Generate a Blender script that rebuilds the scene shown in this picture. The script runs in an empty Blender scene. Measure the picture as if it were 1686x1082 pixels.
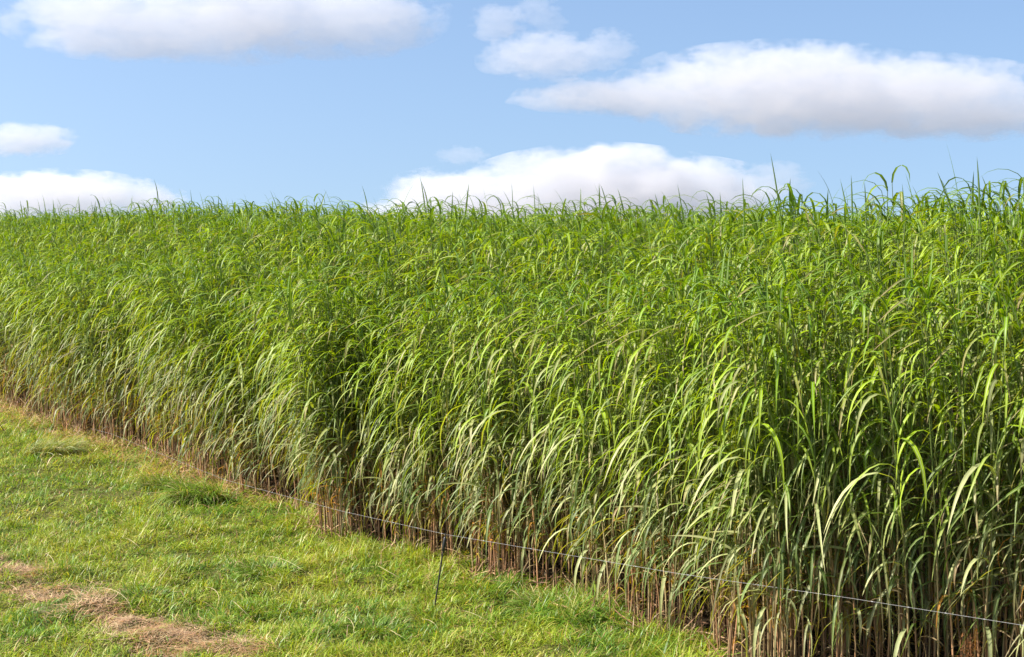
import bpy, bmesh, math, random
import numpy as np
from mathutils import Vector, Matrix

rng = np.random.default_rng(11)
random.seed(5)
R = math.radians
S = bpy.context.scene
COL = S.collection

# ------------------------------------------------------------------ camera
CAM = np.array([0.0, 0.0, 3.1])
FPX = 2342.0                      # focal length in photo pixels
PITCH = math.atan((541 - 350) / FPX)
cam_d = bpy.data.cameras.new('camera')
cam = bpy.data.objects.new('camera', cam_d)
COL.objects.link(cam)
cam.location = CAM
cam.rotation_euler = (math.pi / 2 - PITCH, 0, 0)
cam_d.sensor_width = 36.0
cam_d.lens = 36.0 * FPX / 1686.0
cam_d.clip_start = 0.1
cam_d.clip_end = 30000.0
S.camera = cam

# ------------------------------------------------------------------ sky, sun, exposure
SUN_EL = R(43)
SUN_H = np.array([-0.96, -0.10]); SUN_H /= np.linalg.norm(SUN_H)
to_sun = Vector((SUN_H[0] * math.cos(SUN_EL), SUN_H[1] * math.cos(SUN_EL), math.sin(SUN_EL)))
W = bpy.data.worlds.new('World')
S.world = W
W.use_nodes = True
nt = W.node_tree
bg = nt.nodes['Background']
sky = nt.nodes.new('ShaderNodeTexSky')
sky.sky_type = 'NISHITA'
sky.sun_disc = False
sky.sun_elevation = SUN_EL
sky.sun_rotation = math.atan2(SUN_H[0], SUN_H[1])
sky.altitude = 0
sky.air_density = 1.0
sky.dust_density = 2.5
sky.ozone_density = 3.5
nt.links.new(sky.outputs[0], bg.inputs[0])
# lift the look-up off the horizon: the air that day stays blue down to the field
tcw = nt.nodes.new('ShaderNodeTexCoord')
lift = nt.nodes.new('ShaderNodeVectorMath'); lift.operation = 'MULTIPLY_ADD'
nt.links.new(tcw.outputs['Generated'], lift.inputs[0])
lift.inputs[1].default_value = (1, 1, 0.9); lift.inputs[2].default_value = (0, 0, 0.145)
nrm = nt.nodes.new('ShaderNodeVectorMath'); nrm.operation = 'NORMALIZE'
nt.links.new(lift.outputs[0], nrm.inputs[0]); nt.links.new(nrm.outputs[0], sky.inputs[0])
bg.inputs[1].default_value = 0.105
sun_d = bpy.data.lights.new('sun', 'SUN')
sun_d.energy = 5.0
sun_d.angle = R(0.5)
sun_d.color = (1.0, 0.95, 0.86)
sun = bpy.data.objects.new('sun', sun_d)
COL.objects.link(sun)
sun.rotation_euler = to_sun.to_track_quat('Z', 'Y').to_euler()
S.view_settings.view_transform = 'Standard'
S.view_settings.look = 'None'
S.view_settings.exposure = 1.1
S.view_settings.gamma = 1.0
cy = S.cycles
cy.max_bounces = 8
cy.diffuse_bounces = 2
cy.glossy_bounces = 2
cy.transmission_bounces = 4
cy.transparent_max_bounces = 8
cy.volume_bounces = 6
cy.volume_max_steps = 128
cy.sample_clamp_indirect = 6.0
cy.use_denoising = True
cy.denoiser = 'OPENIMAGEDENOISE'
cy.denoising_input_passes = 'RGB_ALBEDO_NORMAL'
cy.denoising_prefilter = 'ACCURATE'

# ------------------------------------------------------------------ helpers
def ray(px, py):
    """Direction of a photo pixel."""
    c, s = math.cos(PITCH), math.sin(PITCH)
    x = (px - 843) / FPX
    y = -(py - 541) / FPX
    return np.array([x, c + y * s, -s + y * c])

def ground_at(px, py, z=0.0):
    d = ray(px, py)
    t = (z - CAM[2]) / d[2]
    return CAM + d * t

def at_depth(px, py, depth):
    d = ray(px, py)
    return CAM + d * (depth / d[1])

def hash2(ix, iy, seed):
    h = (ix.astype(np.int64) * 374761393 + iy.astype(np.int64) * 668265263 + seed * 2147483647) & 0xFFFFFFFF
    h = ((h ^ (h >> 13)) * 1274126177) & 0xFFFFFFFF
    h = h ^ (h >> 16)
    return (h & 0xFFFFFF) / float(0xFFFFFF)

def noise2(x, y, scale, seed=0):
    """Value noise in 0..1."""
    x = np.asarray(x, float) / scale; y = np.asarray(y, float) / scale
    ix = np.floor(x); iy = np.floor(y)
    fx = x - ix; fy = y - iy
    fx = fx * fx * (3 - 2 * fx); fy = fy * fy * (3 - 2 * fy)
    a = hash2(ix, iy, seed); b = hash2(ix + 1, iy, seed)
    c = hash2(ix, iy + 1, seed); d = hash2(ix + 1, iy + 1, seed)
    return (a * (1 - fx) + b * fx) * (1 - fy) + (c * (1 - fx) + d * fx) * fy

def smooth(a, b, x):
    t = np.clip((np.asarray(x, float) - a) / (b - a), 0, 1)
    return t * t * (3 - 2 * t)

def terrain(x, y):
    """The field rolls away behind and to the far left."""
    x = np.asarray(x, float); y = np.asarray(y, float)
    z = -0.006 * np.clip(y - 24, 0, 60)
    z = z - 0.06 * np.clip(y - 85, 0, None)
    z = z - 0.008 * np.clip(-x - 8, 0, 25)
    near = smooth(2, 5, y) * (1 - smooth(24, 34, y))
    z = z + near * (0.05 * (noise2(x, y, 1.1, 3) - 0.5) + 0.05 * (noise2(x, y, 0.42, 4) - 0.5) + 0.07 * (noise2(x, y, 0.22, 5) - 0.5))
    return z

def mesh_from(name, verts, quads=None, tris=None, col=None, u=None, smooth_shade=True):
    me = bpy.data.meshes.new(name)
    verts = np.asarray(verts, np.float32).reshape(-1, 3)
    nq = 0 if quads is None else len(quads)
    ntri = 0 if tris is None else len(tris)
    idx, tot = [], []
    if nq: idx.append(np.asarray(quads, np.int32).ravel()); tot.append(np.full(nq, 4, np.int32))
    if ntri: idx.append(np.asarray(tris, np.int32).ravel()); tot.append(np.full(ntri, 3, np.int32))
    idx = np.concatenate(idx); tot = np.concatenate(tot)
    start = np.concatenate([[0], np.cumsum(tot)[:-1]]).astype(np.int32)
    me.vertices.add(len(verts)); me.vertices.foreach_set('co', verts.ravel())
    me.loops.add(len(idx)); me.loops.foreach_set('vertex_index', idx)
    me.polygons.add(len(tot)); me.polygons.foreach_set('loop_start', start)
    me.polygons.foreach_set('use_smooth', np.full(len(tot), smooth_shade, dtype=bool))
    me.update(calc_edges=True)
    if col is not None:
        a = me.color_attributes.new('Col', 'FLOAT_COLOR', 'POINT')
        c4 = np.ones((len(verts), 4), np.float32); c4[:, :3] = np.asarray(col).reshape(-1, 3)
        a.data.foreach_set('color', c4.ravel())
    if u is not None:
        a = me.attributes.new('across', 'FLOAT', 'POINT')
        a.data.foreach_set('value', np.asarray(u, np.float32).ravel())
    return me

def link(name, me, mat=None, parent=None):
    o = bpy.data.objects.new(name, me)
    COL.objects.link(o)
    if mat is not None and me is not None and not me.materials:
        me.materials.append(mat)
    if parent is not None:
        o.parent = parent
    return o

def tag(o, label, cat, group=None, kind=None):
    o['label'] = label
    o['category'] = cat
    if group: o['group'] = group
    if kind: o['kind'] = kind
    return o

def empty(name, loc, rz=0.0, sc=1.0):
    o = bpy.data.objects.new(name, None)
    o.empty_display_size = 0.1
    COL.objects.link(o)
    o.location = loc
    o.rotation_euler = (0, 0, rz)
    o.scale = (sc, sc, sc)
    return o

# ------------------------------------------------------------------ materials
def new_mat(name):
    m = bpy.data.materials.new(name)
    m.use_nodes = True
    n = m.node_tree
    for x in list(n.nodes): n.nodes.remove(x)
    out = n.nodes.new('ShaderNodeOutputMaterial')
    return m, n, out

def blade_mat(name, rough=0.4, spec=0.5, transl=0.35, tint=(1.25, 1.15, 0.45), midrib=0.0, obj_var=0.0, fine=18.0):
    m, n, out = new_mat(name)
    L = n.links
    at = n.nodes.new('ShaderNodeAttribute'); at.attribute_name = 'Col'
    col = at.outputs['Color']
    tc = n.nodes.new('ShaderNodeTexCoord')
    no = n.nodes.new('ShaderNodeTexNoise'); no.inputs['Scale'].default_value = fine; no.inputs['Detail'].default_value = 2
    L.new(tc.outputs['Object'], no.inputs['Vector'])
    mr = n.nodes.new('ShaderNodeMapRange')
    mr.inputs[1].default_value = 0.25; mr.inputs[2].default_value = 0.75
    mr.inputs[3].default_value = 0.8; mr.inputs[4].default_value = 1.2
    L.new(no.outputs[0], mr.inputs[0])
    val = mr.outputs[0]
    if obj_var:
        oi = n.nodes.new('ShaderNodeObjectInfo')
        m2 = n.nodes.new('ShaderNodeMapRange')
        m2.inputs[3].default_value = 1 - obj_var; m2.inputs[4].default_value = 1 + obj_var
        L.new(oi.outputs['Random'], m2.inputs[0])
        mm = n.nodes.new('ShaderNodeMath'); mm.operation = 'MULTIPLY'
        L.new(val, mm.inputs[0]); L.new(m2.outputs[0], mm.inputs[1])
        val = mm.outputs[0]
    mx = n.nodes.new('ShaderNodeVectorMath'); mx.operation = 'SCALE'
    L.new(col, mx.inputs[0]); L.new(val, mx.inputs['Scale'])
    col = mx.outputs[0]
    if midrib:
        a2 = n.nodes.new('ShaderNodeAttribute'); a2.attribute_name = 'across'
        ab = n.nodes.new('ShaderNodeMath'); ab.operation = 'ABSOLUTE'
        L.new(a2.outputs['Fac'], ab.inputs[0])
        lt = n.nodes.new('ShaderNodeMapRange')
        lt.inputs[1].default_value = 0.10; lt.inputs[2].default_value = 0.24
        lt.inputs[3].default_value = midrib; lt.inputs[4].default_value = 0.0
        L.new(ab.outputs[0], lt.inputs[0])
        mi = n.nodes.new('ShaderNodeMix'); mi.data_type = 'RGBA'
        L.new(lt.outputs[0], mi.inputs['Factor']); L.new(col, mi.inputs['A'])
        mi.inputs['B'].default_value = (0.42, 0.44, 0.26, 1)
        col = mi.outputs['Result']
    p = n.nodes.new('ShaderNodeBsdfPrincipled')
    L.new(col, p.inputs['Base Color'])
    p.inputs['Roughness'].default_value = rough
    p.inputs['Specular IOR Level'].default_value = spec
    if transl:
        tr = n.nodes.new('ShaderNodeBsdfTranslucent')
        tm = n.nodes.new('ShaderNodeVectorMath'); tm.operation = 'MULTIPLY'
        L.new(col, tm.inputs[0]); tm.inputs[1].default_value = tint
        L.new(tm.outputs[0], tr.inputs['Color'])
        ms = n.nodes.new('ShaderNodeMixShader'); ms.inputs[0].default_value = transl
        L.new(p.outputs[0], ms.inputs[1]); L.new(tr.outputs[0], ms.inputs[2])
        L.new(ms.outputs[0], out.inputs[0])
    else:
        L.new(p.outputs[0], out.inputs[0])
    return m

M_leaf = blade_mat('reed_leaf', rough=0.42, spec=0.22, transl=0.34, tint=(1.65, 1.6, 0.12), midrib=0.55, obj_var=0.22)
M_stem = blade_mat('reed_stem', rough=0.5, spec=0.35, transl=0.0, obj_var=0.18, fine=9.0)
M_grass = blade_mat('grass_blade', rough=0.45, spec=0.4, transl=0.35, tint=(1.5, 1.35, 0.4), fine=6.0)
M_straw = blade_mat('dry_straw', rough=0.6, spec=0.3, transl=0.15, tint=(1.1, 1.0, 0.8), fine=10.0)

def plain_mat(name, rgb, rough=0.5, metal=0.0, noise=0.12, scale=30.0, bump=0.0):
    m, n, out = new_mat(name)
    p = n.nodes.new('ShaderNodeBsdfPrincipled')
    tc = n.nodes.new('ShaderNodeTexCoord')
    no = n.nodes.new('ShaderNodeTexNoise'); no.inputs['Scale'].default_value = scale; no.inputs['Detail'].default_value = 4
    n.links.new(tc.outputs['Object'], no.inputs['Vector'])
    cr = n.nodes.new('ShaderNodeValToRGB')
    cr.color_ramp.elements[0].position = 0.3; cr.color_ramp.elements[1].position = 0.7
    cr.color_ramp.elements[0].color = (*[c * (1 - noise) for c in rgb], 1)
    cr.color_ramp.elements[1].color = (*[c * (1 + noise) for c in rgb], 1)
    n.links.new(no.outputs[0], cr.inputs[0])
    n.links.new(cr.outputs[0], p.inputs['Base Color'])
    p.inputs['Roughness'].default_value = rough
    p.inputs['Metallic'].default_value = metal
    n.links.new(p.outputs[0], out.inputs[0])
    return m

M_post = plain_mat('dark_steel', (0.035, 0.03, 0.028), 0.55, 0.3, 0.3, 60)
M_plastic = plain_mat('black_plastic', (0.015, 0.015, 0.016), 0.45, 0, 0.1, 60)
M_wire = plain_mat('white_polywire', (0.29, 0.28, 0.28), 0.5, 0, 0.15, 80)

# ------------------------------------------------------------------ ground sheet
def ground_mat():
    m, n, out = new_mat('field_soil')
    L = n.links
    p = n.nodes.new('ShaderNodeBsdfPrincipled')
    at = n.nodes.new('ShaderNodeAttribute'); at.attribute_name = 'Col'
    tc = n.nodes.new('ShaderNodeTexCoord')
    no = n.nodes.new('ShaderNodeTexNoise'); no.inputs['Scale'].default_value = 14; no.inputs['Detail'].default_value = 6
    L.new(tc.outputs['Object'], no.inputs['Vector'])
    mr = n.nodes.new('ShaderNodeMapRange'); mr.inputs[3].default_value = 0.45; mr.inputs[4].default_value = 1.5
    L.new(no.outputs[0], mr.inputs[0])
    sc = n.nodes.new('ShaderNodeVectorMath'); sc.operation = 'SCALE'
    L.new(at.outputs['Color'], sc.inputs[0]); L.new(mr.outputs[0], sc.inputs['Scale'])
    L.new(sc.outputs[0], p.inputs['Base Color'])
    p.inputs['Roughness'].default_value = 0.95
    p.inputs['Specular IOR Level'].default_value = 0.05
    bp = n.nodes.new('ShaderNodeBump'); bp.inputs['Strength'].default_value = 0.6; bp.inputs['Distance'].default_value = 0.05
    L.new(no.outputs[0], bp.inputs['Height']); L.new(bp.outputs[0], p.inputs['Normal'])
    L.new(p.outputs[0], out.inputs[0])
    return m

# edge of the crop on the ground, traced along the foot of the stalks (photo pixels -> ground)
EDGE_PX = [(0, 668), (110, 712), (250, 752), (330, 792), (430, 828), (518, 848), (524, 884), (640, 908), (740, 932),
           (770, 952), (860, 972), (940, 990), (966, 1014), (1030, 1046), (1168, 1062), (1188, 1120)]
edge = [ground_at(*p)[:2] for p in EDGE_PX]
edge = [np.array([-34.0, 60.0]), np.array([-14.5, 31.5])] + edge + [np.array([3.2, 8.75]), np.array([6.2, 6.6]), np.array([9.5, 4.4])]
edge = np.array(edge)

def edge_dist(x, y):
    """Signed distance to the crop's edge, positive inside the crop."""
    p = np.stack([np.asarray(x, float), np.asarray(y, float)], -1)
    best = np.full(p.shape[:-1], 1e9); sgn = np.ones(p.shape[:-1])
    for i in range(len(edge) - 1):
        a, b = edge[i], edge[i + 1]
        ab = b - a
        t = np.clip(((p - a) @ ab) / (ab @ ab), 0, 1)
        q = a + t[..., None] * ab
        dd = np.linalg.norm(p - q, axis=-1)
        best = np.minimum(best, dd)
    # even-odd test against the polygon edge + far corners
    poly = np.concatenate([edge, np.array([[200, 4.4], [200, 300], [-34, 300]])])
    ins = np.zeros(p.shape[:-1], bool)
    for i in range(len(poly)):
        x1, y1 = poly[i]; x2, y2 = poly[(i + 1) % len(poly)]
        c = ((y1 > p[..., 1]) != (y2 > p[..., 1]))
        xi = (x2 - x1) * (p[..., 1] - y1) / ((y2 - y1) if abs(y2 - y1) > 1e-9 else 1e-9) + x1
        ins ^= c & (p[..., 0] < xi)
    return np.where(ins, best, -best)

# dry mown swath (photo pixels -> ground)
SW = np.array([ground_at(*p)[:2] for p in [(-160, 880), (0, 930), (120, 985), (230, 1030), (320, 1066), (370, 1085)]])
def seg_dist(x, y, pts):
    p = np.stack([np.asarray(x, float), np.asarray(y, float)], -1)
    best = np.full(p.shape[:-1], 1e9)
    for i in range(len(pts) - 1):
        a, b = pts[i], pts[i + 1]; ab = b - a
        t = np.clip(((p - a) @ ab) / (ab @ ab), 0, 1)
        best = np.minimum(best, np.linalg.norm(p - (a + t[..., None] * ab), axis=-1))
    return best

xs = np.unique(np.concatenate([np.linspace(-1200, 1200, 49), np.linspace(-60, 60, 61), np.arange(-15, 9, 0.1)]).round(3))
ys = np.unique(np.concatenate([np.linspace(-200, 1600, 46), np.linspace(-10, 100, 56), np.arange(2, 34, 0.1)]).round(3))
GX, GY = np.meshgrid(xs, ys)
GZ = terrain(GX, GY)
ii = np.arange(len(xs) * len(ys)).reshape(len(ys), len(xs))
gq = np.stack([ii[:-1, :-1], ii[:-1, 1:], ii[1:, 1:], ii[1:, :-1]], -1).reshape(-1, 4)
gsd = edge_dist(GX, GY)
inside = smooth(-0.1, 0.3, gsd)[..., None]
gcol = (1 - inside) * np.array([0.085, 0.085, 0.025]) + inside * np.array([0.05, 0.036, 0.022])
gm = mesh_from('ground', np.stack([GX, GY, GZ], -1), quads=gq, col=gcol)
ground = link('ground', gm, ground_mat())
ground['kind'] = 'structure'

# ------------------------------------------------------------------ blades (leaves, grass)
def blades(P, az, e0, B, Lh, Wd, col, K=7, wide=3, pw=1.3, twist=None, side=None, tipcol=None, fold=0.18, base_w=0.55, hang=False, kink=None):
    """Ribbon blades. P (N,3) root; az heading; e0 elevation at the root; B total droop (rad); returns verts, faces, col, u."""
    N = len(P)
    t = np.linspace(0, 1, K + 1)
    tm = (t[1:] + t[:-1]) / 2
    el = e0[:, None] - B[:, None] * ((1 - (1 - tm[None]) ** 1.9) if hang else tm[None] ** pw)
    if kink is not None:
        el = el - kink[1][:, None] * smooth(-0.06, 0.06, tm[None] - kink[0][:, None])
    azs = az[:, None] + (np.zeros((N, K)) if side is None else side[:, None] * tm[None] ** 2)
    dl = (Lh / K)[:, None]
    d = np.stack([np.cos(el) * np.cos(azs), np.cos(el) * np.sin(azs), np.sin(el)], -1) * dl[..., None]
    pos = np.concatenate([np.zeros((N, 1, 3)), np.cumsum(d, 1)], 1) + P[:, None, :]
    tan = np.concatenate([d[:, :1], (d[:, 1:] + d[:, :-1]) / 2, d[:, -1:]], 1)
    tan /= np.linalg.norm(tan, axis=-1, keepdims=True) + 1e-12
    azv = np.concatenate([azs, azs[:, -1:]], 1)
    sd = np.stack([-np.sin(azv), np.cos(azv), np.zeros_like(azv)], -1)
    nr = np.cross(tan, sd)
    if twist is not None:
        a = twist[:, None] * t[None]
        ca, sa = np.cos(a)[..., None], np.sin(a)[..., None]
        sd, nr = sd * ca + nr * sa, nr * ca - sd * sa
    prof = np.minimum(1, base_w + t * 2.2) * (1 - t ** 2.4) + 0.03
    w = Wd[:, None] * prof[None] * 0.5
    Lf = pos - sd * w[..., None]; Rt = pos + sd * w[..., None]
    if wide == 3:
        mid = pos - nr * (w * fold * 2)[..., None]
        V = np.stack([Lf, mid, Rt], 2)
        uu = np.broadcast_to(np.array([-1.0, 0.0, 1.0]), (N, K + 1, 3))
    else:
        V = np.stack([Lf, Rt], 2)
        uu = np.broadcast_to(np.array([-1.0, 1.0]), (N, K + 1, 2))
    m = V.shape[2]
    base = (np.arange(N) * (K + 1) * m)[:, None, None] + (np.arange(K) * m)[None, :, None] + np.arange(m - 1)[None, None]
    F = np.stack([base, base + 1, base + m + 1, base + m], -1).reshape(-1, 4)
    if tipcol is None: tipcol = col
    tt = (t ** 1.5)[None, :, None]
    c = col[:, None, :] * (1 - tt) + tipcol[:, None, :] * tt
    C = np.broadcast_to(c[:, :, None, :], (N, K + 1, m, 3))
    return V.reshape(-1, 3), F, C.reshape(-1, 3), uu.reshape(-1)

def tubes(paths, rad, col, sides=5):
    """paths (N,K,3), rad (N,K), col (N,K,3)."""
    N, K, _ = paths.shape
    a = np.arange(sides) / sides * 2 * np.pi
    ring = np.stack([np.cos(a), np.sin(a), np.zeros(sides)], -1)
    V = paths[:, :, None, :] + ring[None, None] * rad[:, :, None, None]
    base = (np.arange(N) * K * sides)[:, None, None] + (np.arange(K - 1) * sides)[None, :, None]
    j = np.arange(sides)[None, None]; j2 = (np.arange(sides) + 1) % sides
    F = np.stack([base + j, base + j2[None, None], base + sides + j2[None, None], base + sides + j], -1).reshape(-1, 4)
    C = np.broadcast_to(col[:, :, None, :], (N, K, sides, 3))
    return V.reshape(-1, 3), F, C.reshape(-1, 3)

def join(parts):
    vs, fs, cs, us, off = [], [], [], [], 0
    for p in parts:
        v, f, c = p[0], p[1], p[2]
        vs.append(v); fs.append(f + off); cs.append(c); us.append(p[3] if len(p) > 3 else np.ones(len(v)))
        off += len(v)
    return np.concatenate(vs), np.concatenate(fs), np.concatenate(cs), np.concatenate(us)

WIND = math.atan2(-0.42, -0.90)
GREEN = np.array([0.036, 0.086, 0.005])  # leaf green, with the shade of the crop's deep gaps darkened into it
BRIGHT = np.array([0.205, 0.310, 0.008])  # yellow-green upper leaves, sunlit glow of the canopy top put into the colour
GREY = np.array([0.285, 0.315, 0.145])  # glaucous leaf, paled further: sun highlight on the drooping arcs painted in
TAN = np.array([0.30, 0.20, 0.10])
ORANGE = np.array([0.50, 0.21, 0.02])
YELLOW = np.array([0.42, 0.30, 0.03])

def stalks(x, y, H, lean, nleaf, rg, K=7, wide=3, low=0.22, wmul=1.0, azs=0.75, rand=0.22, stem_from=0.0, sides=5, lenmul=1.0, dead=2):
    """Leaf and stem parameters for N reed stalks. Returns list of (leaf arrays per rank), stem arrays."""
    N = len(x)
    z0 = terrain(x, y) - 0.03
    laz = WIND + rg.normal(0, 1.0, N)
    tx, ty = rg.normal(0, 0.11, N), rg.normal(0, 0.11, N)
    def stem_pt(h):            # h (N,) height fraction
        off = lean * H * h ** 1.6
        return np.stack([x + np.cos(laz) * off + tx * h, y + np.sin(laz) * off + ty * h, z0 + H * h * (1 - 0.12 * (lean * h) ** 2)], -1)
    leaves = []
    flip = rg.random(N) * 2 * np.pi
    for j in range(nleaf):
        f = (j + 0.5) / nleaf
        h = low + (0.97 - low) * f + rg.normal(0, 0.012, N)
        h = np.clip(h, 0.05, 0.985)
        az = WIND + rg.normal(0, azs, N) * (1.0 if j % 2 else 0.85)
        r = rg.random(N) < rand
        az = np.where(r, rg.random(N) * 2 * np.pi, az)
        top = smooth(0.72, 1.0, f)
        e0 = np.radians(rg.normal(52 + 9 * top, 12, N))
        B = np.radians(rg.normal(128 - 10 * top, 24, N))
        Lh = rg.normal(0.50, 0.12, N).clip(0.22, 0.85) * lenmul * (0.60 + 0.57 * math.sin(math.pi * min(1, 0.15 + 0.8 * f)))
        Wd = rg.normal(0.0195, 0.005, N).clip(0.010, 0.033) * wmul * (0.8 + 0.42 * math.sin(math.pi * (0.15 + 0.6 * f)) + 0.3 * max(0.0, f - 0.65))
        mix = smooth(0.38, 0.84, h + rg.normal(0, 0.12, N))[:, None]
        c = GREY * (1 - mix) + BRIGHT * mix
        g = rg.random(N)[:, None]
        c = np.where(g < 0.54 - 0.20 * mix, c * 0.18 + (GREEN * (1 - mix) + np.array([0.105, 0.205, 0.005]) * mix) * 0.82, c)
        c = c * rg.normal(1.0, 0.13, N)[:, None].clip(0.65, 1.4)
        tip = np.where((rg.random(N) < 0.22)[:, None], TAN * 0.9, c * np.array([1.25, 1.08, 1.0]))
        old = (rg.random(N) < 0.30 * (1 - smooth(0.10, 0.5, f)))[:, None]
        kind = rg.random(N)[:, None]
        oc = np.where(kind < 0.3, ORANGE, np.where(kind < 0.5, YELLOW, TAN))
        c = np.where(old, oc * 0.8, c); tip = np.where(old, oc * 0.9, tip)
        old = old[:, 0]
        Lh = np.where(old, Lh * 0.7, Lh); B = np.where(old, B + 0.5, B); Wd = np.where(old, Wd * 0.75, Wd)
        leaves.append(dict(P=stem_pt(h), az=az, e0=e0, B=B, Lh=Lh, Wd=Wd, col=c, tipcol=tip,
                           twist=rg.normal(0, 0.55, N), side=rg.normal(0, 0.35, N), hang=True, K=K, wide=wide,
                           kink=(rg.uniform(0.25, 0.8, N), np.where(rg.random(N) < 0.10, rg.uniform(0.5, 1.6, N), 0.0))))
    # one young spear leaf at the top
    leaves.append(dict(P=stem_pt(np.full(N, 0.96)), az=WIND + rg.normal(0, 1.2, N), e0=np.radians(rg.normal(82, 5, N)),
                       B=np.radians(np.where(rg.random(N) < 0.04, rg.uniform(5, 35, N), rg.normal(150, 22, N))), Lh=rg.normal(0.40, 0.08, N).clip(0.2, 0.5), Wd=rg.normal(0.022, 0.003, N) * wmul,
                       col=np.array([0.10, 0.19, 0.006]) * rg.normal(1.0, 0.15, N)[:, None].clip(0.6, 1.4), tipcol=np.array([0.09, 0.17, 0.008]) * np.ones((N, 1)), twist=rg.normal(0, 0.4, N), side=rg.normal(0, 0.2, N), pw=1.0, K=K, wide=wide))
    # withered hanging sheaths low on the stem
    for j in range(dead):
        h = rg.uniform(0.05, low + 0.14, N)
        kind = rg.random(N)[:, None]
        c = np.where(kind < 0.12, ORANGE, np.where(kind < 0.2, YELLOW, np.where(kind < 0.6, TAN * 0.9, TAN * 0.55)))
        leaves.append(dict(P=stem_pt(h), az=rg.random(N) * 2 * np.pi, e0=np.radians(rg.normal(70, 18, N)), B=np.radians(rg.normal(140, 30, N)),
                           Lh=rg.uniform(0.12, 0.34, N), Wd=rg.uniform(0.006, 0.013, N) * wmul, col=c, tipcol=c * 0.9, twist=rg.normal(0, 1.5, N),
                           side=rg.normal(0, 0.8, N), pw=0.9, K=max(3, K - 3), wide=2))
    KS = 9
    hs = np.linspace(stem_from, 0.97, KS)
    path = np.stack([stem_pt(np.full(N, h)) for h in hs], 1)
    rad = np.stack([np.full(N, 0.0068) * (1 - 0.55 * h) for h in hs], 1) * rg.normal(1, 0.12, N)[:, None] * wmul
    low_c = np.array([0.29, 0.155, 0.080]) * rg.normal(1, 0.22, N)[:, None].clip(0.5, 1.6)
    alt = rg.random(N)[:, None]
    low_c = np.where(alt < 0.35, np.array([0.33, 0.235, 0.12]) * rg.normal(1, 0.2, N)[:, None].clip(0.5, 1.5), low_c)
    hi_c = np.array([0.11, 0.145, 0.035]) * np.ones((N, 1))
    col = np.stack([low_c * (1 - smooth(0.2, 0.62, h)) + hi_c * smooth(0.2, 0.62, h) for h in hs], 1)
    node = rg.normal(1.0, 0.10, (N, KS, 1)).clip(0.7, 1.3)
    return leaves, (path, rad, col * node, sides)

def mesh_leaf(d, k=None):
    dd = dict(d)
    if k is not None:
        for q in ('P', 'az', 'e0', 'B', 'Lh', 'Wd', 'col', 'tipcol', 'twist', 'side'):
            dd[q] = d[q][k:k + 1]
        if 'kink' in d: dd['kink'] = (d['kink'][0][k:k + 1], d['kink'][1][k:k + 1])
    return blades(**dd)

# ------------------------------------------------------------------ the crop
def canopy_h(x, y, sd):
    h = 3.08 - 0.13 * (1 - smooth(-8, -5, x)) + 0.22 * (noise2(x, y, 2.6, 21) - 0.5) + 0.16 * (noise2(x, y, 0.8, 22) - 0.5)
    h = h - 0.62 * (1 - smooth(0.0, 1.5, sd)) - 0.25 * smooth(4.5, 12, sd)
    # the nearest corner on the right stands taller
    h = h + 0.14 * smooth(2.1, 3.3, x) * (1 - smooth(10.5, 14, y))
    # the two dips between the stands on the left
    for (px, d, r, a) in ((445, 15.5, 0.55, 0.5), (120, 20.0, 0.7, 0.2), (640, 13.2, .4, .25)):
        cx = (px - 843) / FPX * d
        h = h - a * np.exp(-(((x - cx) / r) ** 2 + ((y - d) / (r * 1.6)) ** 2))
    return h

def scatter(n, x0, x1, y0, y1):
    return rng.uniform(x0, x1, n), rng.uniform(y0, y1, n)

def in_view(x, y, mx):
    return (np.abs(x) < 0.362 * y + mx)

N_FRONT = 300
x, y = scatter(int(32 * 40 * 120), -20, 12, 4, 44)
sd = edge_dist(x, y)
clump = noise2(x, y, 0.22, 31)
keep = (sd > 0.02) & (sd < 1.5) & in_view(x, y, 2.6) & (clump > 0.25) & (y > 6.0) & (rng.random(len(x)) < np.where(sd < 0.35, 1.0, 0.5) * np.where(y > 20, 0.7, 1))
fx, fy, fs = x[keep], y[keep], sd[keep]
seen = in_view(fx, fy, 0.05)
order = np.argsort(np.where(seen, fs * 8 + fy, 1e6))
pick = np.zeros(len(fx), bool); pick[order[:N_FRONT]] = True

crop_parts_leaf, crop_parts_stem = [], []
def add_mass(x, y, sd, **kw):
    H = canopy_h(x, y, sd) * rng.normal(1.0, 0.035, len(x))
    lean = 0.05 + 0.16 * (1 - smooth(0.0, 1.3, sd)) + rng.normal(0, 0.035, len(x))
    lv, st = stalks(x, y, H, lean, rg=rng, **kw)
    for d in lv: crop_parts_leaf.append(mesh_leaf(d))
    crop_parts_stem.append(tubes(*st))

mx_, my_, ms_ = fx[~pick], fy[~pick], fs[~pick]
nearm = my_ < 17
add_mass(mx_[nearm], my_[nearm], ms_[nearm], nleaf=17, K=7, low=0.17, dead=3)
add_mass(mx_[~nearm], my_[~nearm], ms_[~nearm], nleaf=15, K=5, wide=3, sides=4, low=0.17)
# second strip
x, y = scatter(int(34 * 42 * 42), -22, 14, 4, 46)
sd = edge_dist(x, y)
k = (sd >= 1.5) & (sd < 5.0) & in_view(x, y, 2.4) & (y > 7)
add_mass(x[k], y[k], sd[k], nleaf=12, K=6, low=0.45, dead=0, azs=1.0, rand=0.25, sides=3)
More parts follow.
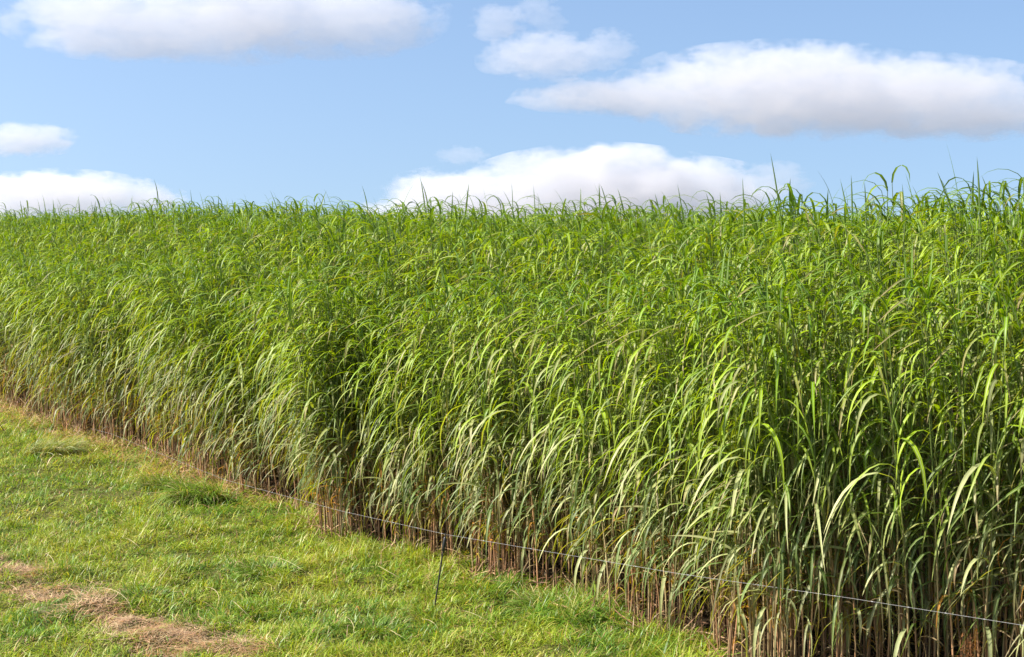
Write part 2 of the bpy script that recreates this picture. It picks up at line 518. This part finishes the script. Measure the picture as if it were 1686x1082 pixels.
# canopy of the field, coarser with distance
for (y0, y1, dens, nl, kk, wm, wd) in ((7, 20, 14, 10, 5, 1.1, 3), (20, 36, 8, 8, 4, 1.2, 2), (36, 60, 4, 7, 4, 1.6, 2), (60, 84, 2.5, 6, 3, 2.2, 2)):
    xr = 0.362 * y1 + 3
    x, y = scatter(int(2 * xr * (y1 - y0) * dens), -xr, xr, y0, y1)
    sd = edge_dist(x, y)
    k = (sd >= 5.0) & in_view(x, y, 2.5)
    add_mass(x[k], y[k], sd[k], nleaf=nl, K=kk, wide=wd, low=0.60, dead=0, azs=1.25, rand=0.35, stem_from=0.5, sides=3, wmul=wm)

v, f, c, u = join(crop_parts_leaf)
crop = link('reed_crop', mesh_from('reed_crop', v, quads=f, col=c, u=u), M_leaf)
tag(crop, 'dense green field of tall reed-like cane with arching leaves filling the middle of the view', 'crop', kind='stuff')
v, f, c, u = join(crop_parts_stem)
cs = link('reed_stem_mass', mesh_from('reed_stem_mass', v, quads=f, col=c, u=u), M_stem, parent=crop)
cs['kind'] = 'stuff'
print('crop leaf verts', len(crop.data.vertices), 'stems', len(cs.data.vertices))

# ------------------------------------------------------------------ the 300 nearest stalks, each a thing with stem and leaves
NP = 22
pr = np.random.default_rng(77)
pH = pr.normal(2.72, 0.12, NP)
zeros = np.zeros(NP)
_t = terrain
def terrain(x, y): return np.zeros_like(np.asarray(x, float)) + 0.03
lv, st = stalks(zeros, zeros, pH, pr.normal(0.17, 0.04, NP), 15, pr, K=8, dead=5, low=0.16)
terrain = _t
protos = []
for i in range(NP):
    a, b, cc, sdn = st
    v, f, c = tubes(a[i:i + 1], b[i:i + 1], cc[i:i + 1], 6)
    sm = mesh_from('stem', v, quads=f, col=c, u=np.ones(len(v))); sm.materials.append(M_stem)
    lm = []
    for d in lv:
        v, f, c, u = mesh_leaf(d, i)
        me = mesh_from('leaf', v, quads=f, col=c, u=u); me.materials.append(M_leaf)
        lm.append((me, d['col'][i]))
    protos.append((sm, lm))

GROUP = 'reed stalks along the front edge of the crop'
post_base = ground_at(715, 997)
def zone_label(px, s):
    if px < 0.0: pass
    if px < 525: return 'green cane stalk at the crop edge left of the first jutting corner'
    if px < 735: return 'green cane stalk at the crop edge between the jutting corner and the thin dark stake'
    if px < 965: return 'cane stalk with pale drooping leaves at the crop edge right of the dark stake'
    if px < 1185: return 'green cane stalk in the shady recess left of the nearest crop corner'
    if px < 1420: return 'brown-stemmed cane stalk at the nearest crop corner behind the white wire'
    return 'tall broad-leaved cane stalk right of the nearest crop corner'

first = True
for i in np.nonzero(pick)[0]:
    X, Y, s_ = fx[i], fy[i], fs[i]
    H = float(canopy_h(X, Y, s_)) * random.gauss(1, 0.03)
    kk = random.randrange(NP)
    root = empty('reed_stalk', (X, Y, float(terrain(X, Y)) - 0.03), random.gauss(0, 0.28), H / pH[kk])
    px = 843 + X / Y * FPX
    tag(root, zone_label(px, s_), 'reed stalk', GROUP)
    sm, lm = protos[kk]
    link('stem', sm, parent=root)
    for me, c in lm:
        o = link('leaf', me, parent=root)
        if c[0] > 0.36: o['label'] = 'withered orange leaf'

# tall upright shoots that rise above the canopy
SPEARS = [(1290, 330, 1268, 252, 10.8, 'tallest pointed shoot standing up from the canopy, its tip bent a little left'),
          (1616, 330, 1608, 258, 9.9, 'upright dark spear shoot above the canopy beside the curled leaves at the right end'),
          (1580, 324, 1543, 283, 10.5, 'thin shoot leaning far left over the canopy towards a curved leaf'),
          (1226, 345, 1222, 293, 11.2, 'broad upright shoot just left of the tallest one'),
          (1428, 335, 1423, 300, 11.2, 'short broad pointed shoot between two curling leaves on the skyline'),
          (845, 335, 842, 300, 14.0, 'small upright shoot beside a looping leaf in front of the white cloud'),
          (882, 332, 878, 306, 14.3, 'short slanted shoot right of a looping leaf in front of the white cloud'),
          (1404, 332, 1401, 288, 11.0, 'very thin upright shoot between the tallest shoot and the curved leaf'),
          (1130, 345, 1115, 303, 12.2, 'slanting pale shoot at the right foot of the white cloud'),
          ]
for (bx, by, tx, ty, dep, lab) in SPEARS:
    b = at_depth(bx, by, dep); t_ = at_depth(tx, ty, dep)
    gx, gy = b[0] + 0.10, b[1]
    gz = float(terrain(gx, gy))
    root = empty('reed_shoot', (gx, gy, gz))
    tag(root, lab, 'reed shoot', 'upright shoots above the canopy')
    rr = np.random.default_rng(int(bx))
    hs = np.linspace(0, 1, 9)
    rel = np.array([b[0] - gx, 0, b[2] - gz - 0.25])
    path = (np.stack([rel[0] * hs ** 1.5, 0 * hs, rel[2] * hs], -1))[None]
    col = np.stack([np.array([0.2, 0.14, 0.07]) * (1 - h) + np.array([0.1, 0.14, 0.03]) * h for h in hs])[None]
    v, f, c = tubes(path, np.full((1, 9), 0.006), col, 5)
    link('stem', mesh_from('stem', v, quads=f, col=c, u=np.ones(len(v))), M_stem, root)
    dirv = t_ - (b + np.array([0, 0, -0.25]))
    Ls = np.linalg.norm(dirv)
    az = math.atan2(dirv[1] + 1e-4, dirv[0]); el = math.asin(dirv[2] / Ls)
    v, f, c, u = blades(rel[None], np.array([az]), np.array([el + 0.03]), np.array([0.06]), np.array([Ls]), np.array([0.032]),
                        GREEN[None] * 0.9, K=10, tipcol=GREEN[None] * 0.8, twist=np.array([0.5]), side=np.array([0.0]))
    link('leaf', mesh_from('leaf', v, quads=f, col=c, u=u), M_leaf, root)
    for q in range(5):
        hq = 0.55 + 0.09 * q
        p0 = np.array([rel[0] * hq ** 1.5, 0, rel[2] * hq])[None]
        v, f, c, u = blades(p0, np.array([WIND + rr.normal(0, 0.9)]), np.array([1.1]), np.array([2.1]), np.array([0.75]), np.array([0.024]),
                            BRIGHT[None], K=8, twist=np.array([rr.normal(0, .5)]), side=np.array([rr.normal(0, .3)]))
        link('leaf', mesh_from('leaf', v, quads=f, col=c, u=u), M_leaf, root)

# ------------------------------------------------------------------ grass
def grass_density_patch(x, y):
    return 0.55 * noise2(x, y, 0.8, 41) + 0.45 * noise2(x, y, 0.27, 42)

def grass_field(n, x0, x1, y0, y1, lo, hi, K=3, wm=1.0, mx=1.6):
    x, y = scatter(n, x0, x1, y0, y1)
    sd = edge_dist(x, y)
    clump = noise2(x, y, 0.09, 43)
    k = (sd < np.where(x > 0.9, 0.06, 0.28)) & in_view(x, y, mx) & (rng.random(n) < 0.35 + 0.9 * clump)
    x, y, sd = x[k], y[k], sd[k]
    n = len(x)
    patch = grass_density_patch(x, y)
    dry = smooth(0.34, 0.05, seg_dist(x, y, SW) + 0.42 * (noise2(x, y, 0.35, 45) - 0.5))
    edge_dry = smooth(-0.95, -0.05, sd) * smooth(13.2, 16.5, y) * 0.95
    long_ = edge_dry * 0.9 + smooth(0.6, 0.78, noise2(x, y, 0.5, 46)) * 0.5
    lay = 2 * np.pi * noise2(x, y, 0.28, 47) * 1.6 + rng.normal(0, 1.5, n)
    Lh = rng.uniform(lo, hi, n) * (0.5 + 1.2 * noise2(x, y, 0.16, 61) * (0.4 + patch)) * (1 + 0.9 * long_) * (1 - 0.35 * dry)
    lush = np.exp(-((sd + 0.15) / 0.35) ** 2) * (1 - edge_dry)
    Lh = Lh * (1 + 0.4 * lush)
    e0 = np.radians(rng.normal(48, 20, n)) * (1 - 0.62 * dry) * (1 - 0.25 * edge_dry)
    B = np.radians(rng.normal(75, 30, n)) * (1 - 0.5 * dry)
    P = np.stack([x, y, terrain(x, y) - 0.01 + 0.02 * dry], -1)
    g1 = np.array([0.235, 0.315, 0.024]); g2 = np.array([0.10, 0.205, 0.020]); g3 = np.array([0.33, 0.33, 0.07]); st = np.array([0.42, 0.30, 0.16]); st2 = np.array([0.40, 0.24, 0.14])
    hue = noise2(x, y, 0.6, 48) * 0.6 + noise2(x, y, 0.2, 49) * 0.4 + rng.normal(0, 0.16, n)
    c = g2 + (g1 - g2) * smooth(0.25, 0.62, hue)[:, None]
    c = np.where((rng.random(n) < 0.14 + 0.35 * smooth(0.6, 0.8, hue))[:, None], g3, c)
    isdry = rng.random(n) < np.maximum(0.07, np.maximum(dry * 0.93, edge_dry * 0.62))
    sc_ = np.where((rng.random(n) < 0.5)[:, None], st, st2)
    c = np.where(isdry[:, None], sc_, c) * rng.normal(1, 0.17, n)[:, None].clip(0.55, 1.6)
    Wd = rng.uniform(0.0045, 0.0085, n) * wm * np.where(isdry, 0.75, 1)
    return blades(P, lay, e0, B, Lh, Wd, c, K=K, wide=2, pw=1.0, tipcol=c * np.array([1.15, 1.08, 1.0]), twist=rng.normal(0, 0.5, n), side=rng.normal(0, 0.4, n), base_w=0.8)

gp = [grass_field(620000, -6.5, 4.0, 6.0, 14.0, 0.045, 0.125),
      grass_field(330000, -12, 0.5, 14.0, 25, 0.055, 0.14, wm=1.25),
      grass_field(60000, -26, 8, 2.0, 44, 0.10, 0.2, K=2, wm=2.0, mx=8)]
v, f, c, u = join(gp)
grass = link('grass', mesh_from('grass', v, quads=f, col=c, u=u), M_grass)
tag(grass, 'short sunlit green grass with straw-coloured patches along the crop', 'grass', kind='stuff')
print('grass verts', len(v))

# raked dry clippings
n = 11000
tt = rng.random(n) * (len(SW) - 1)
i0 = np.floor(tt).astype(int); ff = (tt - i0)[:, None]
cen = SW[i0] * (1 - ff) + SW[i0 + 1] * ff
cen = cen + rng.normal(0, 0.2, (n, 2))
k = noise2(cen[:, 0], cen[:, 1], 0.3, 52) + rng.normal(0, .12, n) > 0.52
cen = cen[k]; n = len(cen)
pil = noise2(cen[:, 0], cen[:, 1], 0.25, 53)
P = np.stack([cen[:, 0], cen[:, 1], terrain(cen[:, 0], cen[:, 1]) + 0.012 + 0.018 * pil * rng.random(n)], -1)
c = np.where((rng.random(n) < 0.55)[:, None], np.array([0.38, 0.235, 0.14]), np.array([0.42, 0.31, 0.17])) * rng.normal(1, 0.2, n)[:, None].clip(0.4, 1.6)
v, f, c, u = blades(P, 2 * np.pi * noise2(cen[:, 0], cen[:, 1], 0.3, 54) + rng.normal(0, 1.0, n), np.radians(rng.normal(5, 9, n)), np.radians(rng.normal(12, 14, n)),
                    rng.uniform(0.04, 0.17, n), rng.uniform(0.003, 0.006, n), c, K=4, wide=2, pw=1.0, side=rng.normal(0, 1.0, n), twist=rng.normal(0, 0.6, n), base_w=0.8)
hay = link('hay_swath', mesh_from('hay_swath', v, quads=f, col=c, u=u), M_straw)
tag(hay, 'pinkish dry strip of mown clippings lying across the grass', 'hay', kind='stuff')

# fallen leaves and straw at the foot of the crop
n = 150000
x, y = scatter(n, -16, 8, 5, 34)
sd = edge_dist(x, y)
k = (sd > -0.12) & (sd < 1.3) & in_view(x, y, 2.0) & (rng.random(n) < 1.2 * noise2(x, y, 0.3, 71) + 0.2)
x, y = x[k], y[k]; n = len(x)
c = np.where((rng.random(n) < 0.5)[:, None], np.array([0.34, 0.22, 0.12]), np.array([0.24, 0.13, 0.075])) * rng.normal(1, 0.25, n)[:, None].clip(0.4, 1.7)
P = np.stack([x, y, terrain(x, y) + rng.uniform(0.0, 0.05, n)], -1)
v, f, c, u = blades(P, rng.random(n) * 2 * np.pi, np.radians(rng.normal(22, 26, n)), np.radians(rng.normal(35, 35, n)), rng.uniform(0.10, 0.38, n), rng.uniform(0.005, 0.014, n),
                    c, K=4, wide=2, pw=1.0, side=rng.normal(0, 0.9, n), twist=rng.normal(0, 1.2, n), base_w=0.7)
lit = link('leaf_litter', mesh_from('leaf_litter', v, quads=f, col=c, u=u), M_straw)
tag(lit, 'tan and brown fallen leaves and straw at the foot of the crop', 'leaf litter', kind='stuff')

# tussocks
def tussock(px, py, n, r, L, cA, cB, lab, lay=None, sp=0.35, seed=1):
    rg = np.random.default_rng(seed)
    g = ground_at(px, py)
    a = rg.random(n) * 2 * np.pi; q = np.sqrt(rg.random(n)) * r
    x, y = np.cos(a) * q, np.sin(a) * q * 0.8
    az = a + rg.normal(0, 0.5, n) if lay is None else lay + rg.normal(0, sp, n)
    Lh = rg.uniform(0.55, 1.0, n) * L
    mix = rg.random(n)[:, None]
    c = np.where(rg.random(n)[:, None] < 0.14, np.array([0.4, 0.32, 0.16]), cA * mix + cB * (1 - mix)) * rg.normal(1, 0.15, n)[:, None].clip(0.6, 1.4)
    v, f, c, u = blades(np.stack([x, y, np.zeros(n)], -1), az, np.radians(rg.normal(66, 12, n)), np.radians(rg.normal(95, 25, n)), Lh,
                        rg.uniform(0.005, 0.011, n), c, K=6, wide=2, pw=1.0, side=rg.normal(0, 0.35, n), twist=rg.normal(0, 0.5, n), tipcol=c * 1.15, base_w=0.8)
    o = link('grass_tussock', mesh_from('grass_tussock', v, quads=f, col=c, u=u), M_grass)
    o.location = (g[0], g[1], float(terrain(g[0], g[1])) - 0.01)
    tag(o, lab, 'tussock', 'grass tussocks')
gA = np.array([0.12, 0.21, 0.03]); gB = np.array([0.17, 0.25, 0.04]); gC = np.array([0.3, 0.29, 0.13])
tussock(328, 826, 1500, 0.26, 0.42, gA, gB, 'big dark green tussock near the crop foot, its near side in shade', lay=WIND + 0.3, sp=1.0, seed=2)
tussock(270, 806, 800, 0.22, 0.34, gA, np.array([0.15, .18, .03]), 'smaller tussock up the slope behind the big dark one', lay=WIND, sp=1.1, seed=3)
tussock(75, 752, 900, 0.34, 0.48, gA, gC, 'flattened greyish tussock near the dark leaning twigs', lay=0.0, sp=0.5, seed=4)
tussock(905, 1000, 900, 0.24, 0.26, gA, gB, 'dark tussock right of the stake where the crop shades the grass', seed=5)
tussock(235, 985, 700, 0.2, 0.16, gA, gB, 'low bright tussock beside the dry strip of clippings', seed=6)
tussock(445, 945, 800, 0.24, 0.17, gA, gB, 'low round tussock in the open middle of the grass', seed=7)
tussock(620, 1040, 800, 0.22, 0.17, gA, gB, 'low tussock below the thin dark stake', seed=8)

# ------------------------------------------------------------------ electric fence: stake and wire
def tube_path(pts, r, sides=8, taper=None):
    pts = [Vector(p) for p in pts]
    V, F = [], []
    for i, p in enumerate(pts):
        d = (pts[min(i + 1, len(pts) - 1)] - pts[max(i - 1, 0)]).normalized()
        up = Vector((0, 0, 1)) if abs(d.z) < 0.9 else Vector((1, 0, 0))
        s = d.cross(up).normalized(); t = s.cross(d)
        rr = r if taper is None else r * taper[i]
        for j in range(sides):
            a = 2 * math.pi * j / sides
            V.append(p + (s * math.cos(a) + t * math.sin(a)) * rr)
    for i in range(len(pts) - 1):
        for j in range(sides):
            F.append((i * sides + j, i * sides + (j + 1) % sides, (i + 1) * sides + (j + 1) % sides, (i + 1) * sides + j))
    return np.array([list(v) for v in V]), np.array(F)

pb = ground_at(715, 999)
D0 = pb[1]
ptop = at_depth(734, 878, D0 - 0.02)
stake = empty('fence_stake', (pb[0], pb[1], float(terrain(pb[0], pb[1]))))
tag(stake, 'thin dark leaning stake holding the white fence wire in front of the crop', 'fence stake')
rel = ptop - np.array(stake.location)
v, f = tube_path([(0, 0, -0.1)] + [tuple(rel * t) for t in (0.02, 0.3, 0.6, 0.9, 1.0)], 0.0065)
link('rod', mesh_from('rod', v, quads=f), M_post, stake)
q0, q1 = rel * 0.76, rel * 0.95
v, f = tube_path([tuple(q0 + (q1 - q0) * t) for t in (0, 0.05, 0.3, 0.5, 0.7, 0.95, 1)], 0.013, taper=(0.5, 1, 1, 1.15, 0.9, 0.9, 0.45))
link('insulator', mesh_from('insulator', v, quads=f), M_plastic, stake)

WIRE = [(150, 706, 0.28), (185, 715, 0.30), (370, 790, 0.35), (560, 841, 0.50), (734, 880, None), (1120, 945, 0.72), (1400, 985, 0.78), (1686, 1030, 0.77), (1960, 1074, 0.77)]
WIRE = [(a, b, D0 if hw is None else (CAM[2] - hw) / -ray(a, b)[2]) for a, b, hw in WIRE]
wp = []
for a, b in zip(WIRE[:-1], WIRE[1:]):
    A, B_ = at_depth(*a), at_depth(*b)
    for t in np.linspace(0, 1, 12, endpoint=False):
        wp.append(A + (B_ - A) * t)
wp.append(at_depth(*WIRE[-1]))
wire = empty('fence_wire', tuple(wp[0]))
tag(wire, 'thin white electric fence wire strung low in front of the crop', 'fence wire')
wl = [tuple(p - wp[0]) for p in wp]
v, f = tube_path(wl, 0.0012, 6, taper=list(np.linspace(0.55, 1.0, len(wl))))
link('strand', mesh_from('strand', v, quads=f), M_wire, wire)
for t in np.arange(6, len(wl) - 1, 2.6):
    i = int(t); p = np.array(wl[i]) + (np.array(wl[i + 1]) - np.array(wl[i])) * (t - i)
    d = np.array(wl[i + 1]) - np.array(wl[i]); d = d / np.linalg.norm(d)
    v, f = tube_path([tuple(p + d * s) for s in (-0.008, -0.005, 0, 0.005, 0.008)], 0.003, 6, taper=(0.4, 0.9, 1, 0.9, 0.4))
    link('knot', mesh_from('knot', v, quads=f), M_wire, wire)

# two dark twigs at the left edge
for (bx, by, tx, ty, lab) in ((10, 716, -4, 690, 'dark twig leaning left at the far left of the grass'), (16, 708, 11, 692, 'shorter dark twig beside the longer leaning one')):
    b = ground_at(bx, by); t_ = at_depth(tx, ty, b[1])
    o_ = np.array([b[0], b[1], float(terrain(b[0], b[1]))])
    rel = t_ - o_
    v, f = tube_path([tuple(rel * t + np.array([0.008 * math.sin(7 * t), 0, 0])) for t in (-0.15, 0.2, 0.45, 0.7, 1.0)], 0.006, 6, taper=(1, 1, 0.9, 0.7, 0.4))
    o = link('dead_twig', mesh_from('dead_twig', v, quads=f), M_post)
    o.location = o_
    tag(o, lab, 'twig', 'dark twigs')

# long pale straws lying on the grass
STRAWS = [(425, 925, 500, 950), (640, 1035, 668, 1050), (905, 1000, 945, 985), (335, 960, 352, 1000), (262, 960, 280, 925), (620, 935, 660, 955), (760, 1000, 800, 1015),
          (150, 965, 215, 1000), (70, 905, 90, 930), (560, 1010, 580, 1045), (480, 900, 520, 880), (205, 890, 230, 905), (380, 985, 410, 1010), (690, 1010, 720, 1030)]
for k_, (ax, ay, bx, by) in enumerate(STRAWS):
    A = ground_at(ax, ay, 0.07); B_ = ground_at(bx, by, 0.07)
    mid = (A + B_) / 2
    dv = B_ - A; Ls = np.linalg.norm(dv)
    az = math.atan2(dv[1], dv[0])
    bend = random.uniform(-0.7, 0.7)
    v, f, c, u = blades(np.array([[0, 0, 0]]), np.array([az - bend / 3]), np.array([0.25]), np.array([0.5]), np.array([Ls * 1.05]), np.array([0.0048]),
                        np.array([[0.42, 0.34, 0.19]]), K=8, wide=3, side=np.array([bend]), twist=np.array([0.6]), pw=1.0)
    o = link('dry_straw', mesh_from('dry_straw', v, quads=f, col=c, u=u), M_straw)
    o.location = A + np.array([0, 0, float(terrain(A[0], A[1]))])
    tag(o, 'single long pale straw lying on the green grass', 'straw', 'dry straws on the grass')

# rusty dead weed at the foot of the crop, lower right
g = at_depth(1598, 1082, 8.75)
wr = np.random.default_rng(3)
weed = empty('dead_weed', (g[0], g[1], float(terrain(g[0], g[1]))))
tag(weed, 'rusty brown dead weed head at the foot of the crop below the wire', 'weed')
gz = 0.40
v, f = tube_path([(0, 0, 0), (0.01, 0, gz * .5), (0, 0.01, gz)], 0.005, 6)
link('stem', mesh_from('stem', v, quads=f, col=np.tile([0.2, 0.09, 0.04], (len(v), 1)), u=np.ones(len(v))), M_stem, weed)
n = 330
a = wr.random(n) * 2 * np.pi; rr = np.sqrt(wr.random(n)); hz = wr.normal(0, 0.05, n)
P = np.stack([np.cos(a) * rr * 0.07, np.sin(a) * rr * 0.07, gz - 0.04 + hz], -1)
c = np.array([0.24, 0.10, 0.035]) * wr.normal(1, 0.3, n)[:, None].clip(0.3, 1.8)
v, f, c, u = blades(P, wr.random(n) * 6.28, wr.normal(0.5, 0.6, n), wr.normal(0.8, 0.5, n), wr.uniform(0.012, 0.045, n), wr.uniform(0.002, 0.005, n), c, K=2, wide=2, base_w=0.8)
link('seed_head', mesh_from('seed_head', v, quads=f, col=c, u=u), M_straw, weed)

# ------------------------------------------------------------------ clouds (volumes)
def cloud(D, blobs, dens, lab, seed, nscale=1.9, amp=0.85, depth=0.8):
    """blobs in photo pixels (cx, cy, rx, ry); D distance in metres."""
    cx = sum(b[0] for b in blobs) / len(blobs); cyy = sum(b[1] for b in blobs) / len(blobs)
    o0 = at_depth(cx, cyy, D)
    mpp = D / FPX
    bm = bmesh.new()
    info = []
    for (px, py, rx, ry) in blobs:
        p = at_depth(px, py, D) - o0
        r = (rx * mpp, max(rx, ry * 1.5) * mpp * depth * 0.6, ry * mpp)
        info.append((p, r))
        M = Matrix.Translation(Vector(p)) @ Matrix.Diagonal((r[0], r[1], r[2], 1))
        bmesh.ops.create_icosphere(bm, subdivisions=3, radius=1.0, matrix=M)
    me = bpy.data.meshes.new('cloud')
    bm.to_mesh(me); bm.free()
    o = link('cloud', me)
    o.location = o0
    if len(blobs) > 1:
        md = o.modifiers.new('union', 'REMESH')
        md.mode = 'VOXEL'; md.voxel_size = max(min(r[2] for _, r in info) / 6, 2.0)
    m, n, out = new_mat('cloud_vapour')
    L = n.links
    tc = n.nodes.new('ShaderNodeTexCoord')
    cur = None
    for (p, r) in info:
        a = n.nodes.new('ShaderNodeVectorMath'); a.operation = 'SUBTRACT'
        L.new(tc.outputs['Object'], a.inputs[0]); a.inputs[1].default_value = tuple(p)
        b = n.nodes.new('ShaderNodeVectorMath'); b.operation = 'DIVIDE'
        L.new(a.outputs[0], b.inputs[0]); b.inputs[1].default_value = r
        c = n.nodes.new('ShaderNodeVectorMath'); c.operation = 'LENGTH'
        L.new(b.outputs[0], c.inputs[0])
        d = n.nodes.new('ShaderNodeMath'); d.operation = 'SUBTRACT'
        d.inputs[0].default_value = 1.0; L.new(c.outputs['Value'], d.inputs[1])
        if cur is None: cur = d.outputs[0]
        else:
            mx = n.nodes.new('ShaderNodeMath'); mx.operation = 'SMOOTH_MAX'
            L.new(cur, mx.inputs[0]); L.new(d.outputs[0], mx.inputs[1]); mx.inputs[2].default_value = 0.15
            cur = mx.outputs[0]
    mp = n.nodes.new('ShaderNodeMapping'); L.new(tc.outputs['Object'], mp.inputs[0])
    mp.inputs['Location'].default_value = (seed * 37.1, seed * 11.3, seed * 5.7)
    rz = np.mean([r[2] for _, r in info])
    s = nscale / rz
    mp.inputs['Scale'].default_value = (s * 0.55, s * 0.55, s)
    no = n.nodes.new('ShaderNodeTexNoise'); no.inputs['Scale'].default_value = 1.0; no.inputs['Detail'].default_value = 8
    no.inputs['Roughness'].default_value = 0.63
    L.new(mp.outputs[0], no.inputs['Vector'])
    sb = n.nodes.new('ShaderNodeMath'); sb.operation = 'MULTIPLY_ADD'
    L.new(no.outputs[0], sb.inputs[0]); sb.inputs[1].default_value = amp * 2; sb.inputs[2].default_value = -amp
    ad = n.nodes.new('ShaderNodeMath'); ad.operation = 'ADD'
    L.new(cur, ad.inputs[0]); L.new(sb.outputs[0], ad.inputs[1])
    mr = n.nodes.new('ShaderNodeMapRange'); mr.interpolation_type = 'SMOOTHSTEP'
    mr.inputs[1].default_value = 0.07; mr.inputs[2].default_value = 0.30
    mr.inputs[3].default_value = 0.0; mr.inputs[4].default_value = dens * 0.6
    L.new(ad.outputs[0], mr.inputs[0])
    pv = n.nodes.new('ShaderNodeVolumePrincipled')
    pv.inputs['Color'].default_value = (0.81, 0.80, 0.815, 1)
    pv.inputs['Anisotropy'].default_value = 0.15
    L.new(mr.outputs[0], pv.inputs['Density'])
    L.new(pv.outputs[0], out.inputs['Volume'])
    me.materials.append(m)
    tag(o, lab, 'cloud', 'white clouds in the blue sky')
    return o

DC = 3000.0
cloud(DC, [(180, 30, 190, 70), (390, 20, 230, 88), (560, 25, 190, 75), (240, 62, 190, 42)], 0.010, 'largest white cloud, cut off by the upper border of the view', 1)
cloud(DC * 1.05, [(818, 36, 52, 36)], 0.013, 'small round white puff to the right of the largest cloud', 2)
cloud(DC * 1.05, [(885, 18, 42, 32), (905, 40, 34, 20)], 0.008, 'faint ragged wisp right of the round puff', 3)
cloud(DC * 1.1, [(900, 92, 120, 44), (1000, 80, 55, 36), (850, 104, 70, 26)], 0.010, 'thin lumpy mid-sized cloud under the round puff', 4)
cloud(DC * 1.1, [(1290, 150, 300, 85), (1480, 160, 290, 75), (1080, 158, 240, 36), (940, 168, 110, 18), (1600, 185, 220, 50)], 0.010, 'long lens-shaped cloud stretching to the right, greyish underneath', 5)
cloud(DC * 1.5, [(990, 315, 250, 82), (800, 333, 215, 66), (1130, 330, 180, 76), (700, 347, 120, 36)], 0.013, 'brightest billowing cloud sitting low behind the middle of the crop', 6, nscale=1.8)
cloud(DC * 1.4, [(1275, 300, 70, 38)], 0.007, 'faint low wisp at the right foot of the billowing cloud', 7)
cloud(DC * 1.2, [(30, 230, 110, 32)], 0.013, 'small flat cloud at the left border halfway down the sky', 8)
cloud(DC * 1.5, [(90, 322, 200, 46), (200, 330, 120, 34), (0, 335, 120, 50)], 0.012, 'low flat cloud resting on the crop at the left', 9)
cloud(DC * 1.4, [(760, 256, 50, 18)], 0.006, 'tiny faint oval cloud up from the billowing cloud', 10)
